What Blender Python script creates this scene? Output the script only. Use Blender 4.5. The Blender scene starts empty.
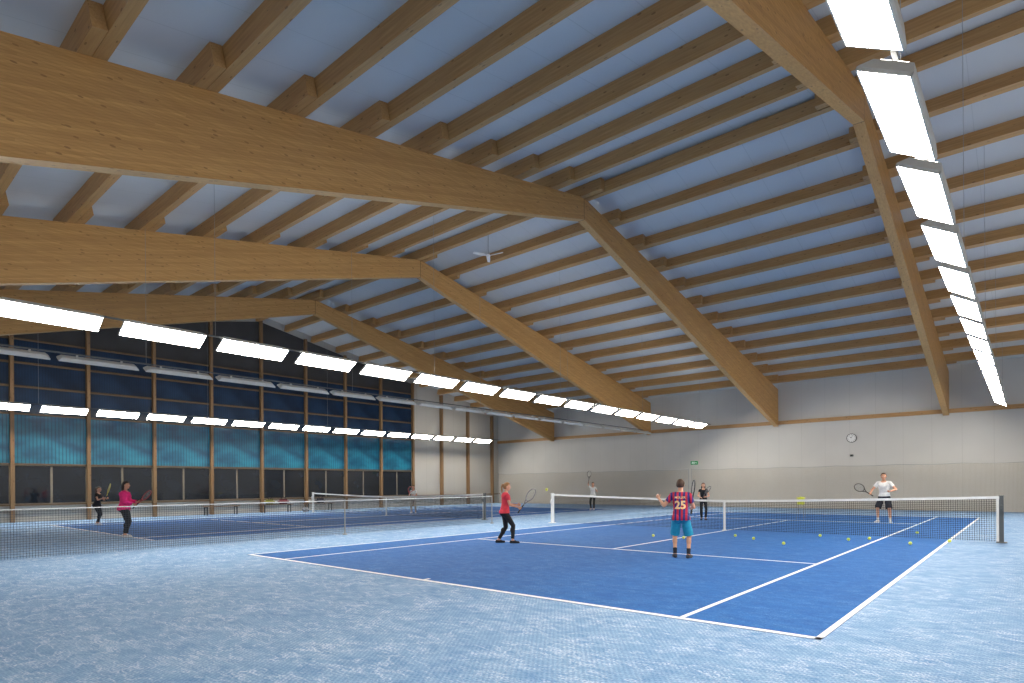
import bpy, bmesh, math, random
import numpy as np
from mathutils import Vector, Matrix
from mathutils.bvhtree import BVHTree
random.seed(4)
COL = bpy.context.scene.collection
V = Vector

# ------------------------------------------------------------------ helpers
def lin(c):
    o = []
    for v in c[:3]:
        v = v / 255.0
        o.append(v / 12.92 if v <= 0.04045 else ((v + 0.055) / 1.055) ** 2.4)
    return (o[0], o[1], o[2], 1.0)

def new_mat(name):
    m = bpy.data.materials.new(name)
    m.use_nodes = True
    nt = m.node_tree
    return m, nt, nt.nodes["Principled BSDF"]

def N(nt, t, **kw):
    n = nt.nodes.new(t)
    for k, v in kw.items():
        setattr(n, k, v)
    return n

def mat(name, col, rough=0.6, var=0.12, scale=8.0, metal=0.0, spec=0.5):
    m, nt, b = new_mat(name)
    tc = N(nt, "ShaderNodeTexCoord")
    no = N(nt, "ShaderNodeTexNoise")
    no.inputs["Scale"].default_value = scale
    no.inputs["Detail"].default_value = 3
    nt.links.new(tc.outputs["Object"], no.inputs["Vector"])
    r = N(nt, "ShaderNodeValToRGB")
    c = lin(col)
    r.color_ramp.elements[0].position = 0.3
    r.color_ramp.elements[1].position = 0.7
    r.color_ramp.elements[0].color = tuple(x * (1 - var) for x in c[:3]) + (1,)
    r.color_ramp.elements[1].color = tuple(min(1, x * (1 + var)) for x in c[:3]) + (1,)
    nt.links.new(no.outputs["Fac"], r.inputs["Fac"])
    nt.links.new(r.outputs["Color"], b.inputs["Base Color"])
    b.inputs["Roughness"].default_value = rough
    b.inputs["Metallic"].default_value = metal
    b.inputs["Specular IOR Level"].default_value = spec
    return m

def math_node(nt, op, a, b=None, c=None):
    n = N(nt, "ShaderNodeMath", operation=op)
    for i, x in enumerate((a, b, c)):
        if x is None: continue
        if isinstance(x, (int, float)): n.inputs[i].default_value = x
        else: nt.links.new(x, n.inputs[i])
    return n.outputs[0]

def mix_col(nt, fac, a, b, blend='MIX'):
    n = N(nt, "ShaderNodeMix", data_type='RGBA', blend_type=blend)
    if isinstance(fac, (int, float)): n.inputs[0].default_value = fac
    else: nt.links.new(fac, n.inputs[0])
    for i, x in ((6, a), (7, b)):
        if isinstance(x, tuple): n.inputs[i].default_value = x
        else: nt.links.new(x, n.inputs[i])
    return n.outputs[2]

def maprange(nt, x, a, b):
    r = N(nt, "ShaderNodeMapRange")
    r.inputs[1].default_value = a; r.inputs[2].default_value = b
    nt.links.new(x, r.inputs[0])
    return r.outputs[0]

def obj_from_bm(name, bm, mats=(), smooth=False):
    me = bpy.data.meshes.new(name)
    bm.normal_update()
    bm.to_mesh(me); bm.free()
    for m in mats: me.materials.append(m)
    if smooth:
        for p in me.polygons: p.use_smooth = True
    o = bpy.data.objects.new(name, me)
    COL.objects.link(o)
    return o

def top(o, label, cat, group=None, kind=None):
    o["label"] = label; o["category"] = cat
    if group: o["group"] = group
    if kind: o["kind"] = kind
    return o

def struct(o, label, cat):
    o["label"] = label; o["category"] = cat; o["kind"] = "structure"
    return o

def empty(name, loc):
    e = bpy.data.objects.new(name, None)
    e.empty_display_size = 0.1
    e.location = loc
    COL.objects.link(e)
    return e

def par(c, p):
    c.parent = p
    return c

def box(bm, c, s, rot=None, mi=0):
    M = Matrix.Translation(V(c))
    if rot is not None: M = M @ rot
    M = M @ Matrix.Diagonal((s[0], s[1], s[2], 1))
    r = bmesh.ops.create_cube(bm, size=1.0, matrix=M)
    fs = set()
    for v in r['verts']:
        for f in v.link_faces: fs.add(f)
    for f in fs: f.material_index = mi
    return r

def box_obj(name, c, s, m, bevel=0.0, origin=None):
    bm = bmesh.new()
    o0 = V(origin) if origin is not None else V(c)
    box(bm, V(c) - o0, s)
    if bevel > 0:
        bmesh.ops.bevel(bm, geom=bm.edges[:], offset=bevel, segments=2, affect='EDGES')
    o = obj_from_bm(name, bm, [m])
    o.location = o0
    return o

def cyl(bm, p0, p1, r0, r1=None, seg=12, mi=0):
    p0 = V(p0); p1 = V(p1)
    if r1 is None: r1 = r0
    d = p1 - p0
    L = d.length
    if L < 1e-6: return
    M = Matrix.Translation((p0 + p1) / 2) @ d.to_track_quat('Z', 'Y').to_matrix().to_4x4()
    r = bmesh.ops.create_cone(bm, cap_ends=True, segments=seg, radius1=r0, radius2=r1, depth=L, matrix=M)
    fs = set()
    for v in r['verts']:
        for f in v.link_faces: fs.add(f)
    for f in fs: f.material_index = mi

def ell(bm, c, r, rot=None, seg=14, mi=0):
    M = Matrix.Translation(V(c))
    if rot is not None: M = M @ rot
    if isinstance(r, (int, float)): r = (r, r, r)
    M = M @ Matrix.Diagonal((r[0], r[1], r[2], 1))
    q = bmesh.ops.create_uvsphere(bm, u_segments=seg, v_segments=max(6, seg // 2 + 2), radius=1.0, matrix=M)
    fs = set()
    for v in q['verts']:
        for f in v.link_faces: fs.add(f)
    for f in fs: f.material_index = mi

def cap(bm, p0, p1, r0, r1, seg=12):
    cyl(bm, p0, p1, r0, r1, seg)
    ell(bm, p0, r0, seg=seg); ell(bm, p1, r1, seg=seg)

def torus_path(bm, pts, r, closed=True, seg=6, mi=0):
    n = len(pts)
    for i in range(n if closed else n - 1):
        cyl(bm, pts[i], pts[(i + 1) % n], r, r, seg, mi)

def poly_extrude(name, pts, axis_vec, m):
    bm = bmesh.new()
    a = [bm.verts.new(V(p)) for p in pts]
    b = [bm.verts.new(V(p) + V(axis_vec)) for p in pts]
    n = len(pts)
    bm.faces.new(a); bm.faces.new(list(reversed(b)))
    for i in range(n):
        bm.faces.new((a[i], b[i], b[(i + 1) % n], a[(i + 1) % n]))
    bmesh.ops.recalc_face_normals(bm, faces=bm.faces[:])
    return obj_from_bm(name, bm, [m])

# ------------------------------------------------------------------ dimensions
YR = 16.2
YF = 36.0
YN = -3.6
XL = -32.4
XR = 6.0
def beam_bot(y): return 9.95 - 0.27 * abs(y - YR)
def beam_top(y): return 10.65 - 0.198 * abs(y - YR)
PH = 0.36
def deck(y): return beam_top(y) + PH

# ------------------------------------------------------------------ materials
def wood_mat(name, axis, base=(186, 130, 76), lam=None):
    m, nt, b = new_mat(name)
    tc = N(nt, "ShaderNodeTexCoord")
    mp = N(nt, "ShaderNodeMapping")
    sc = [26, 26, 26]; sc[axis] = 1.1
    mp.inputs["Scale"].default_value = sc
    nt.links.new(tc.outputs["Object"], mp.inputs["Vector"])
    n1 = N(nt, "ShaderNodeTexNoise")
    n1.inputs["Scale"].default_value = 1.3; n1.inputs["Detail"].default_value = 4
    nt.links.new(mp.outputs[0], n1.inputs["Vector"])
    r = N(nt, "ShaderNodeValToRGB")
    c = lin(base)
    r.color_ramp.elements[0].position = 0.3; r.color_ramp.elements[1].position = 0.72
    r.color_ramp.elements[0].color = (c[0] * .84, c[1] * .80, c[2] * .74, 1)
    r.color_ramp.elements[1].color = (min(1, c[0] * 1.10), c[1] * 1.12, c[2] * 1.12, 1)
    nt.links.new(n1.outputs["Fac"], r.inputs["Fac"])
    mk = N(nt, "ShaderNodeMapping")
    sk = [9, 9, 9]; sk[axis] = 3.2
    mk.inputs["Scale"].default_value = sk
    nt.links.new(tc.outputs["Object"], mk.inputs["Vector"])
    vo = N(nt, "ShaderNodeTexVoronoi")
    vo.inputs["Scale"].default_value = 1.0
    nt.links.new(mk.outputs[0], vo.inputs["Vector"])
    kn = math_node(nt, 'LESS_THAN', vo.outputs["Distance"], 0.14)
    kn = math_node(nt, 'MULTIPLY', kn, 0.6)
    col = mix_col(nt, kn, r.outputs["Color"], (c[0] * .3, c[1] * .22, c[2] * .16, 1))
    if lam:
        sp = N(nt, "ShaderNodeSeparateXYZ")
        nt.links.new(tc.outputs["Object"], sp.inputs[0])
        ay = math_node(nt, 'ABSOLUTE', sp.outputs[1])
        z = math_node(nt, 'MULTIPLY_ADD', ay, lam, sp.outputs[2])
        lay = math_node(nt, 'DIVIDE', z, 0.045)
        fl = math_node(nt, 'FLOOR', lay)
        fr = math_node(nt, 'FRACT', lay)
        seg_ = math_node(nt, 'FLOOR', math_node(nt, 'ADD', math_node(nt, 'DIVIDE', sp.outputs[1], 3.2), math_node(nt, 'MULTIPLY', fl, .37)))
        cmb = N(nt, "ShaderNodeCombineXYZ"); nt.links.new(fl, cmb.inputs[0]); nt.links.new(seg_, cmb.inputs[1])
        wn = N(nt, "ShaderNodeTexWhiteNoise", noise_dimensions='2D')
        nt.links.new(cmb.outputs[0], wn.inputs["Vector"])
        f2 = math_node(nt, 'MULTIPLY', wn.outputs["Value"], 0.42)
        col = mix_col(nt, f2, col, (c[0] * .62, c[1] * .54, c[2] * .42, 1))
        ln = math_node(nt, 'LESS_THAN', fr, 0.1)
        ln = math_node(nt, 'MULTIPLY', ln, 0.32)
        col = mix_col(nt, ln, col, (c[0] * .3, c[1] * .25, c[2] * .2, 1))
        jt = math_node(nt, 'MULTIPLY', math_node(nt, 'LESS_THAN', ay, .014), .75)
        col = mix_col(nt, jt, col, (c[0] * .15, c[1] * .12, c[2] * .1, 1))
    nt.links.new(col, b.inputs["Base Color"])
    b.inputs["Roughness"].default_value = 0.5
    return m

M_beam = wood_mat("glulam_wood", 1, (206, 160, 100), lam=0.27)
M_purlin = wood_mat("purlin_wood", 0, (186, 144, 92))
M_col = wood_mat("column_wood", 2, (140, 110, 78))
M_rail = wood_mat("rail_wood", 1, (112, 90, 66))
M_eave = wood_mat("eave_wood", 0, (190, 148, 100))

def panel_mat(name, col, axis, spacing, line=0.02, dark=0.6, rough=0.6):
    m, nt, b = new_mat(name)
    tc = N(nt, "ShaderNodeTexCoord")
    sp = N(nt, "ShaderNodeSeparateXYZ")
    nt.links.new(tc.outputs["Object"], sp.inputs[0])
    c = lin(col)
    no = N(nt, "ShaderNodeTexNoise"); no.inputs["Scale"].default_value = 0.5
    nt.links.new(tc.outputs["Object"], no.inputs["Vector"])
    colr = mix_col(nt, no.outputs["Fac"], (c[0]*.9, c[1]*.9, c[2]*.9, 1), (min(1,c[0]*1.08), min(1,c[1]*1.08), min(1,c[2]*1.08), 1))
    fr = math_node(nt, 'FRACT', math_node(nt, 'DIVIDE', sp.outputs[axis], spacing))
    ln = math_node(nt, 'LESS_THAN', fr, line / spacing)
    colr = mix_col(nt, ln, colr, (c[0]*dark, c[1]*dark, c[2]*dark, 1))
    nt.links.new(colr, b.inputs["Base Color"])
    b.inputs["Roughness"].default_value = rough
    return m

M_ceil = panel_mat("ceiling_panels", (200, 202, 204), 0, 1.0, 0.015, 0.85)
M_wall = panel_mat("wall_panels", (204, 202, 197), 0, 1.2, 0.02, 0.88)
M_wallL = panel_mat("wall_panels_side", (188, 184, 176), 1, 1.35, 0.02, 0.8)

# carpet
def carpet(name, dark, light, bright, amount, scuff):
    m, nt, b = new_mat(name)
    tc = N(nt, "ShaderNodeTexCoord")
    def noise(scale, detail, dist, vec=None):
        n = N(nt, "ShaderNodeTexNoise")
        n.inputs["Scale"].default_value = scale; n.inputs["Detail"].default_value = detail
        n.inputs["Distortion"].default_value = dist
        nt.links.new(vec or tc.outputs["Object"], n.inputs["Vector"])
        return n.outputs["Fac"]
    def mapped(rot, sx, sy, off=0.0):
        mq = N(nt, "ShaderNodeMapping"); mq.inputs["Scale"].default_value = (sx, sy, 1)
        mq.inputs["Rotation"].default_value = (0, 0, rot); mq.inputs["Location"].default_value = (off, off, 0)
        nt.links.new(tc.outputs["Object"], mq.inputs["Vector"])
        return mq.outputs[0]
    big = noise(0.45, 2, 0.5)
    mid = noise(4.2, 5, 1.0, mapped(.5, 1, 1.5))
    fine = noise(55, 3, 0.4)
    s = math_node(nt, 'MULTIPLY_ADD', mid, .6, math_node(nt, 'MULTIPLY', big, 0.22))
    s = math_node(nt, 'MULTIPLY_ADD', fine, 0.8, s)
    col = mix_col(nt, maprange(nt, s, .56, 1.06), lin(dark), lin(light))
    grain = maprange(nt, fine, .38, .60)
    for k_, (rot, sx_, sy_, w_) in enumerate(((0.4, 1.8, 5.0, .036), (1.4, 2.0, 5.0, .032), (2.4, 1.8, 5.4, .032), (0.9, 3.4, 8.0, .05), (1.9, 3.2, 8.0, .05))):
        n_ = noise(1.0, 1.5, .6, mapped(rot, sx_, sy_, 3.1 * k_))
        d_ = math_node(nt, 'ABSOLUTE', math_node(nt, 'SUBTRACT', n_, .5))
        ridge = maprange(nt, d_, w_, w_ * .2)
        mask = maprange(nt, noise(2.2, 2, 0.4, mapped(rot + .7, 1, 1, 7.7 * k_ + 2)), .48, .62)
        k = math_node(nt, 'MULTIPLY', math_node(nt, 'MULTIPLY', ridge, mask), math_node(nt, 'MULTIPLY', grain, scuff))
        col = mix_col(nt, k, col, lin(bright))
    sm = maprange(nt, noise(2.2, 4, 1.2, mapped(.2, 1.2, 2.2, 5)), .50, .76)
    col = mix_col(nt, math_node(nt, 'MULTIPLY', sm, math_node(nt, 'MULTIPLY', grain, amount)), col, lin(bright))
    sp = N(nt, "ShaderNodeSeparateXYZ"); nt.links.new(tc.outputs["Object"], sp.inputs[0])
    sx = math_node(nt, 'SINE', math_node(nt, 'MULTIPLY', sp.outputs[0], 130))
    sy = math_node(nt, 'SINE', math_node(nt, 'MULTIPLY', sp.outputs[1], 95))
    g = math_node(nt, 'MULTIPLY', sx, sy)
    g = math_node(nt, 'MULTIPLY', math_node(nt, 'GREATER_THAN', g, 0.22), 0.3)
    col = mix_col(nt, g, col, lin((40, 92, 156)))
    nt.links.new(col, b.inputs["Base Color"])
    b.inputs["Roughness"].default_value = 0.85
    b.inputs["Specular IOR Level"].default_value = 0.25
    bu = N(nt, "ShaderNodeBump"); bu.inputs["Strength"].default_value = 0.3
    bu.inputs["Distance"].default_value = 0.01
    nt.links.new(fine, bu.inputs["Height"])
    nt.links.new(bu.outputs[0], b.inputs["Normal"])
    return m
M_floor = carpet("carpet_light_blue", (92, 136, 186), (150, 182, 212), (214, 226, 238), 0.4, 0.6)
M_court = carpet("carpet_dark_blue", (24, 80, 150), (50, 114, 184), (110, 158, 206), 0.25, 0.25)
M_line = mat("line_white", (232, 236, 240), 0.7, 0.04)

M_white = mat("white_paint", (232, 232, 230), 0.4, 0.04)
M_grey = mat("luminaire_grey", (206, 206, 202), 0.4, 0.05)
M_lgrey = mat("light_grey_metal", (150, 152, 152), 0.4, 0.05)
M_mgrey = mat("mid_grey_metal", (84, 88, 90), 0.4, 0.05)
M_black = mat("black", (22, 22, 24), 0.5, 0.1)
M_dark = mat("dark_metal", (52, 56, 58), 0.4, 0.1, metal=0.6)

def emit(name, col, s, base=(0.8, 0.8, 0.8, 1)):
    m, nt, b = new_mat(name)
    b.inputs["Base Color"].default_value = base
    b.inputs["Emission Color"].default_value = lin(col)
    b.inputs["Emission Strength"].default_value = s
    return m
M_emit = emit("luminaire_glow", (255, 246, 232), 47)
M_ceil_fill = emit("ceiling_fill_glow", (255, 248, 236), 14)  # added glow that brightens the ceiling, not a fitting of the hall
M_off = mat("diffuser_unlit", (190, 192, 196), 0.4, 0.05)

def net_mat(name, col, cell, w):
    m, nt, b = new_mat(name)
    tc = N(nt, "ShaderNodeTexCoord"); sp = N(nt, "ShaderNodeSeparateXYZ")
    nt.links.new(tc.outputs["Object"], sp.inputs[0])
    u = math_node(nt, 'ADD', sp.outputs[0], sp.outputs[1])
    a = math_node(nt, 'LESS_THAN', math_node(nt, 'FRACT', math_node(nt, 'DIVIDE', u, cell)), w / cell)
    c = math_node(nt, 'LESS_THAN', math_node(nt, 'FRACT', math_node(nt, 'DIVIDE', sp.outputs[2], cell)), w / cell)
    al = math_node(nt, 'MAXIMUM', a, c)
    nt.links.new(al, b.inputs["Alpha"])
    b.inputs["Base Color"].default_value = lin(col)
    b.inputs["Roughness"].default_value = 0.8
    return m
M_net = net_mat("net_cord_dark", (24, 28, 32), 0.045, 0.008)
M_net_div = net_mat("net_cord_grey", (60, 68, 76), 0.05, 0.006)
M_net_back = net_mat("back_net_cord", (168, 158, 140), 0.045, 0.007)

# ------------------------------------------------------------------ shell
bm = bmesh.new()
box(bm, (0, 0, -0.05), (XR - XL + 1, YF - YN + 1, 0.1))
floor = obj_from_bm("floor", bm, [M_floor]); floor.location = ((XR + XL) / 2, (YF + YN) / 2, 0)
struct(floor, "pale blue sanded carpet floor of a tennis hall", "floor")

t = 0.12
pts = [(XL, YN, deck(YN)), (XL, YR, deck(YR)), (XL, YF + .2, deck(YF + .2)), (XL, YF + .2, deck(YF + .2) + t), (XL, YR, deck(YR) + t), (XL, YN, deck(YN) + t)]
ceil = poly_extrude("ceiling", pts, (XR - XL + .5, 0, 0), M_ceil)
struct(ceil, "pale blue-grey panelled metal roof deck, two pitches", "ceiling")

wf = box_obj("wall_far", ((XL + XR) / 2, YF + .1, 3.6), (XR - XL + .4, .2, 7.2), M_wall)
struct(wf, "light grey panelled long wall of the hall", "wall")
pts = [(XL, YN, 0), (XL, YF + .2, 0), (XL, YF + .2, deck(YF + .2)), (XL, YR, deck(YR)), (XL, YN, deck(YN))]
wl = poly_extrude("wall_left", pts, (-.2, 0, 0), M_wallL)
struct(wl, "light grey gable wall carrying the glazing", "wall")

tr = box_obj("trim_1", ((XL + XR) / 2, YF - .06, 4.85), (XR - XL, .12, .2), M_eave)
struct(tr, "wooden rail along the long wall at beam foot height", "trim")

ycol = [-2.7 + 2.7 * k for k in range(0, 15)]
ti = 2
for y in ycol:
    ht = deck(y) - PH - 0.02
    c = box_obj("trim_%d" % ti, (XL + .14, y, ht / 2), (.26, .13, ht), M_col); ti += 1
    struct(c, "vertical wooden post of the glazed wall", "post")
for z in (0.72, 2.46, 4.58, 5.75, 6.75, 7.75):
    ymax = 27.0 if z > 1 else YF
    c = box_obj("trim_%d" % ti, (XL + .09, (YN + ymax) / 2, z), (.15, ymax - YN, .06), M_rail); ti += 1
    struct(c, "horizontal wooden rail of the glazed wall", "rail")

def pane_mat(name, c0, c1, rough, spec):
    m, nt, b = new_mat(name)
    tc = N(nt, "ShaderNodeTexCoord"); sp = N(nt, "ShaderNodeSeparateXYZ")
    nt.links.new(tc.outputs["Object"], sp.inputs[0])
    no = N(nt, "ShaderNodeTexNoise"); no.inputs["Scale"].default_value = .8
    nt.links.new(tc.outputs["Object"], no.inputs["Vector"])
    col = mix_col(nt, maprange(nt, no.outputs[0], .35, .7), lin(c0), lin(c1))
    fr = math_node(nt, 'FRACT', math_node(nt, 'DIVIDE', sp.outputs[1], .10))
    ln = math_node(nt, 'MULTIPLY', math_node(nt, 'LESS_THAN', fr, .22), .35)
    col = mix_col(nt, ln, col, lin(tuple(x * .5 for x in c0)))
    nt.links.new(col, b.inputs["Base Color"]); b.inputs["Roughness"].default_value = rough
    b.inputs["Specular IOR Level"].default_value = spec
    return m
M_gd = pane_mat("night_translucent_panel", (18, 38, 62), (32, 58, 88), 0.3, 0.3)
M_gab = mat("gable_infill", (58, 58, 60), 0.6, .15, 1.0)
M_gl = mat("low_window_glass", (28, 34, 42), 0.05, 0.3, 0.7, spec=0.7)
M_frame = mat("window_frame_dark", (62, 58, 54), 0.5)
M_framel = mat("window_frame_pale", (140, 130, 114), 0.5)
def teal():
    m, nt, b = new_mat("teal_polycarbonate")
    tc = N(nt, "ShaderNodeTexCoord"); sp = N(nt, "ShaderNodeSeparateXYZ")
    nt.links.new(tc.outputs["Object"], sp.inputs[0])
    no = N(nt, "ShaderNodeTexNoise"); no.inputs["Scale"].default_value = 1.0
    no.inputs["Detail"].default_value = 2
    mp = N(nt, "ShaderNodeMapping"); mp.inputs["Scale"].default_value = (1, .9, 1.6)
    nt.links.new(tc.outputs["Object"], mp.inputs[0]); nt.links.new(mp.outputs[0], no.inputs["Vector"])
    r = N(nt, "ShaderNodeValToRGB")
    r.color_ramp.elements[0].position = .3; r.color_ramp.elements[1].position = .7
    r.color_ramp.elements[0].color = lin((8, 76, 108)); r.color_ramp.elements[1].color = lin((40, 136, 164))
    nt.links.new(no.outputs[0], r.inputs[0])
    fr = math_node(nt, 'FRACT', math_node(nt, 'DIVIDE', sp.outputs[1], 0.13))
    ln = math_node(nt, 'MULTIPLY', math_node(nt, 'LESS_THAN', fr, .3), .6)
    col = mix_col(nt, ln, r.outputs[0], lin((8, 54, 80)))
    nt.links.new(col, b.inputs["Base Color"]); b.inputs["Roughness"].default_value = .3
    return m
M_teal = teal()
wi = 1
for i in range(len(ycol) - 1):
    y0, y1 = ycol[i] + .065, ycol[i + 1] - .065
    if y1 > 27.1: break
    yc, w = (y0 + y1) / 2, y1 - y0
    bm = bmesh.new()
    box(bm, (0, 0, 0), (.06, w, 1.68), mi=0)
    for s in (-1, 1):
        box(bm, (.035, s * (w / 4), 0), (.02, w / 2 - .09, 1.58), mi=1)
    o = obj_from_bm("window_%d" % wi, bm, [M_framel, M_gl]); wi += 1
    o.location = (XL + .05, yc, 1.59); struct(o, "low night-dark window with two sashes", "window")
    bm = bmesh.new(); box(bm, (0, 0, 0), (.06, w, 2.06))
    o = obj_from_bm("window_%d" % wi, bm, [M_teal]); wi += 1
    o.location = (XL + .05, yc, 3.52); struct(o, "translucent teal polycarbonate glazing panel", "window")
    for (za, zb) in ((4.61, 5.72), (5.78, 6.72), (6.78, 7.72)):
        bm = bmesh.new()
        hh = zb - za
        box(bm, (0, 0, 0), (.06, w, hh), mi=0)
        box(bm, (.035, 0, 0), (.02, w - .06, hh - .06), mi=1)
        o = obj_from_bm("window_%d" % wi, bm, [M_frame, M_gd]); wi += 1
        o.location = (XL + .05, yc, (za + zb) / 2); struct(o, "upper window pane dark with night sky", "window")
    za = 7.78
    ta, tb = deck(y0) - PH - .05, deck(y1) - PH - .05
    if min(ta, tb) > za + .1:
        pp = [(0, y0 - yc, 0), (0, y1 - yc, 0), (0, y1 - yc, tb - za)]
        if y0 < YR < y1: pp.append((0, YR - yc, deck(YR) - PH - .05 - za))
        pp.append((0, y0 - yc, ta - za))
        o = poly_extrude("window_%d" % wi, pp, (.06, 0, 0), M_gab); wi += 1
        o.location = (XL + .02, yc, za); struct(o, "sloped dark gable infill panel under the roof", "window")

# ------------------------------------------------------------------ beams & purlins
BX = [5.0, -3.0, -10.9, -18.9, -26.8]
for i, x in enumerate(BX):
    ys = [YN + .1, YR, YF - .13]
    p = [(0, y - YR, beam_bot(y)) for y in ys] + [(0, y - YR, beam_top(y)) for y in reversed(ys)]
    o = poly_extrude("glulam_beam", [(a - .12, b, c - 10) for a, b, c in p], (.24, 0, 0), M_beam)
    o.location = (x, YR, 10)
    top(o, "huge cranked glulam timber roof beam spanning the hall", "roof beam", "glulam roof beams")
edges = [XR + .3] + BX[1:] + [XL + .02]
segs = [(edges[i], edges[i + 1]) for i in range(len(edges) - 1)]
for si, (xa, xb) in enumerate(segs):
    meshes = {}
    for key, lap in (('near', .9), ('far', .5)):
        ea = lap if si > 0 else 0
        eb = lap if si < len(segs) - 1 else 0
        L = (xa + ea) - (xb - eb)
        bm = bmesh.new(); box(bm, (0, 0, 0), (L, .20, PH - .01))
        me = bpy.data.meshes.new("purlin"); bm.to_mesh(me); bm.free(); me.materials.append(M_purlin)
        meshes[key] = (me, ((xa + ea) + (xb - eb)) / 2)
    for k in range(-11, 12):
        me, xc = meshes['far' if k > 0 else 'near']
        y = YR + 1.68 * k
        off = .103 if si % 2 else -.103
        if k == 0: off *= 1.2
        o = bpy.data.objects.new("purlin", me); COL.objects.link(o)
        yy = y + off
        zc = beam_top(yy) + PH / 2 + 0.002
        ang = 0 if k == 0 else (math.atan(.198) if k < 0 else -math.atan(.198))
        o.location = (xc, yy, zc - (0.03 if k == 0 else 0)); o.rotation_euler = (ang, 0, 0)
        top(o, "brown timber purlin carrying the pale roof deck", "purlin", "roof purlins")

# ------------------------------------------------------------------ luminaires
LZ = 4.72
def lum_proto(tilt_sign, lit):
    R = Matrix.Rotation(-tilt_sign * math.radians(30), 4, 'Y')
    L, W, H = (1.62, .45, .10) if lit else (1.8, .26, .07)
    bm = bmesh.new()
    k = W * .14
    b0 = [(-W/2, -L/2, 0), (W/2, -L/2, 0), (W/2, L/2, 0), (-W/2, L/2, 0)]
    t0 = [(-W/2 + k, -L/2 + .08, H), (W/2 - k, -L/2 + .08, H), (W/2 - k, L/2 - .08, H), (-W/2 + k, L/2 - .08, H)]
    vb = [bm.verts.new(R @ V(p)) for p in b0]; vt = [bm.verts.new(R @ V(p)) for p in t0]
    bm.faces.new(vb[::-1]); bm.faces.new(vt)
    for i in range(4): bm.faces.new((vb[i], vb[(i+1) % 4], vt[(i+1) % 4], vt[i]))
    for s in (-1, 1):
        box(bm, R @ V((s * (W/2 - .008), 0, -.014)), (.016, L, .03), R)
        box(bm, R @ V((0, s * (L/2 - .008), -.014)), (W, .016, .03), R)
        box(bm, (R @ V((0, s * .5, H + .01))) , (.05, .04, .10))
    bmesh.ops.recalc_face_normals(bm, faces=bm.faces[:])
    h = bpy.data.meshes.new("luminaire"); bm.to_mesh(h); bm.free(); h.materials.append(M_grey)
    bm = bmesh.new()
    box(bm, R @ V((0, 0, -.02)), (W - .035, L - .035, .02), R)
    d = bpy.data.meshes.new("diffuser"); bm.to_mesh(d); bm.free(); d.materials.append(M_emit if lit else M_off)
    u = None
    if lit:  # unseen glowing strips added on the housing top as ceiling fill light
        bm = bmesh.new()
        for s in (-1, 1): box(bm, R @ V((s * W * .15, 0, H + .006)), (W * .2, L - .2, .01), R)
        u = bpy.data.meshes.new("added_ceiling_fill"); bm.to_mesh(u); bm.free(); u.materials.append(M_ceil_fill)
    return h, d, u, R @ V((0, 0, H))
rows = [(-.85, -1, True, -.5, 15), (-14.1, 1, True, 0, 15), (-18.6, -1, False, 0, 16), (-30.8, 1, True, 0, 15)]
for (x, sg, lit, ysh, kn_) in rows:
    hm, dm, um, tp = lum_proto(sg, lit)
    for k in range(-1, kn_):
        y = 4.93 + 1.97 * k + ysh
        o = bpy.data.objects.new("luminaire", hm); COL.objects.link(o)
        o.location = (x, y, LZ)
        top(o, "glowing white rectangular tennis hall luminaire on a hanging rail" if lit else "unlit grey tennis hall luminaire on a hanging rail",
            "lamp", "lit luminaire row" if lit else "unlit luminaire row")
        d = bpy.data.objects.new("diffuser", dm); COL.objects.link(d); par(d, o)
        if um:
            d = bpy.data.objects.new("added_ceiling_fill", um); COL.objects.link(d); par(d, o)
    ry0, ry1 = 2.0, 34.4
    rail = box_obj("lighting_rail", (x + tp.x, (ry0 + ry1) / 2, LZ + tp.z + .08), (.035, ry1 - ry0, .035), M_mgrey)
    top(rail, "thin metal rail carrying a luminaire row on wires", "rail", "lighting rails")
    for yy in (6.12 - .09, 12.84 - .09, 19.56 - .09, 26.28 - .09, 32.9):
        bm = bmesh.new(); z1 = beam_top(yy) - (LZ + tp.z + .08)
        cyl(bm, (0, 0, 0), (0, 0, z1), .004, .004, 6)
        c = obj_from_bm("cable", bm, [M_lgrey]); par(c, rail); c.location = (0, yy - (ry0 + ry1) / 2, 0)

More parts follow.
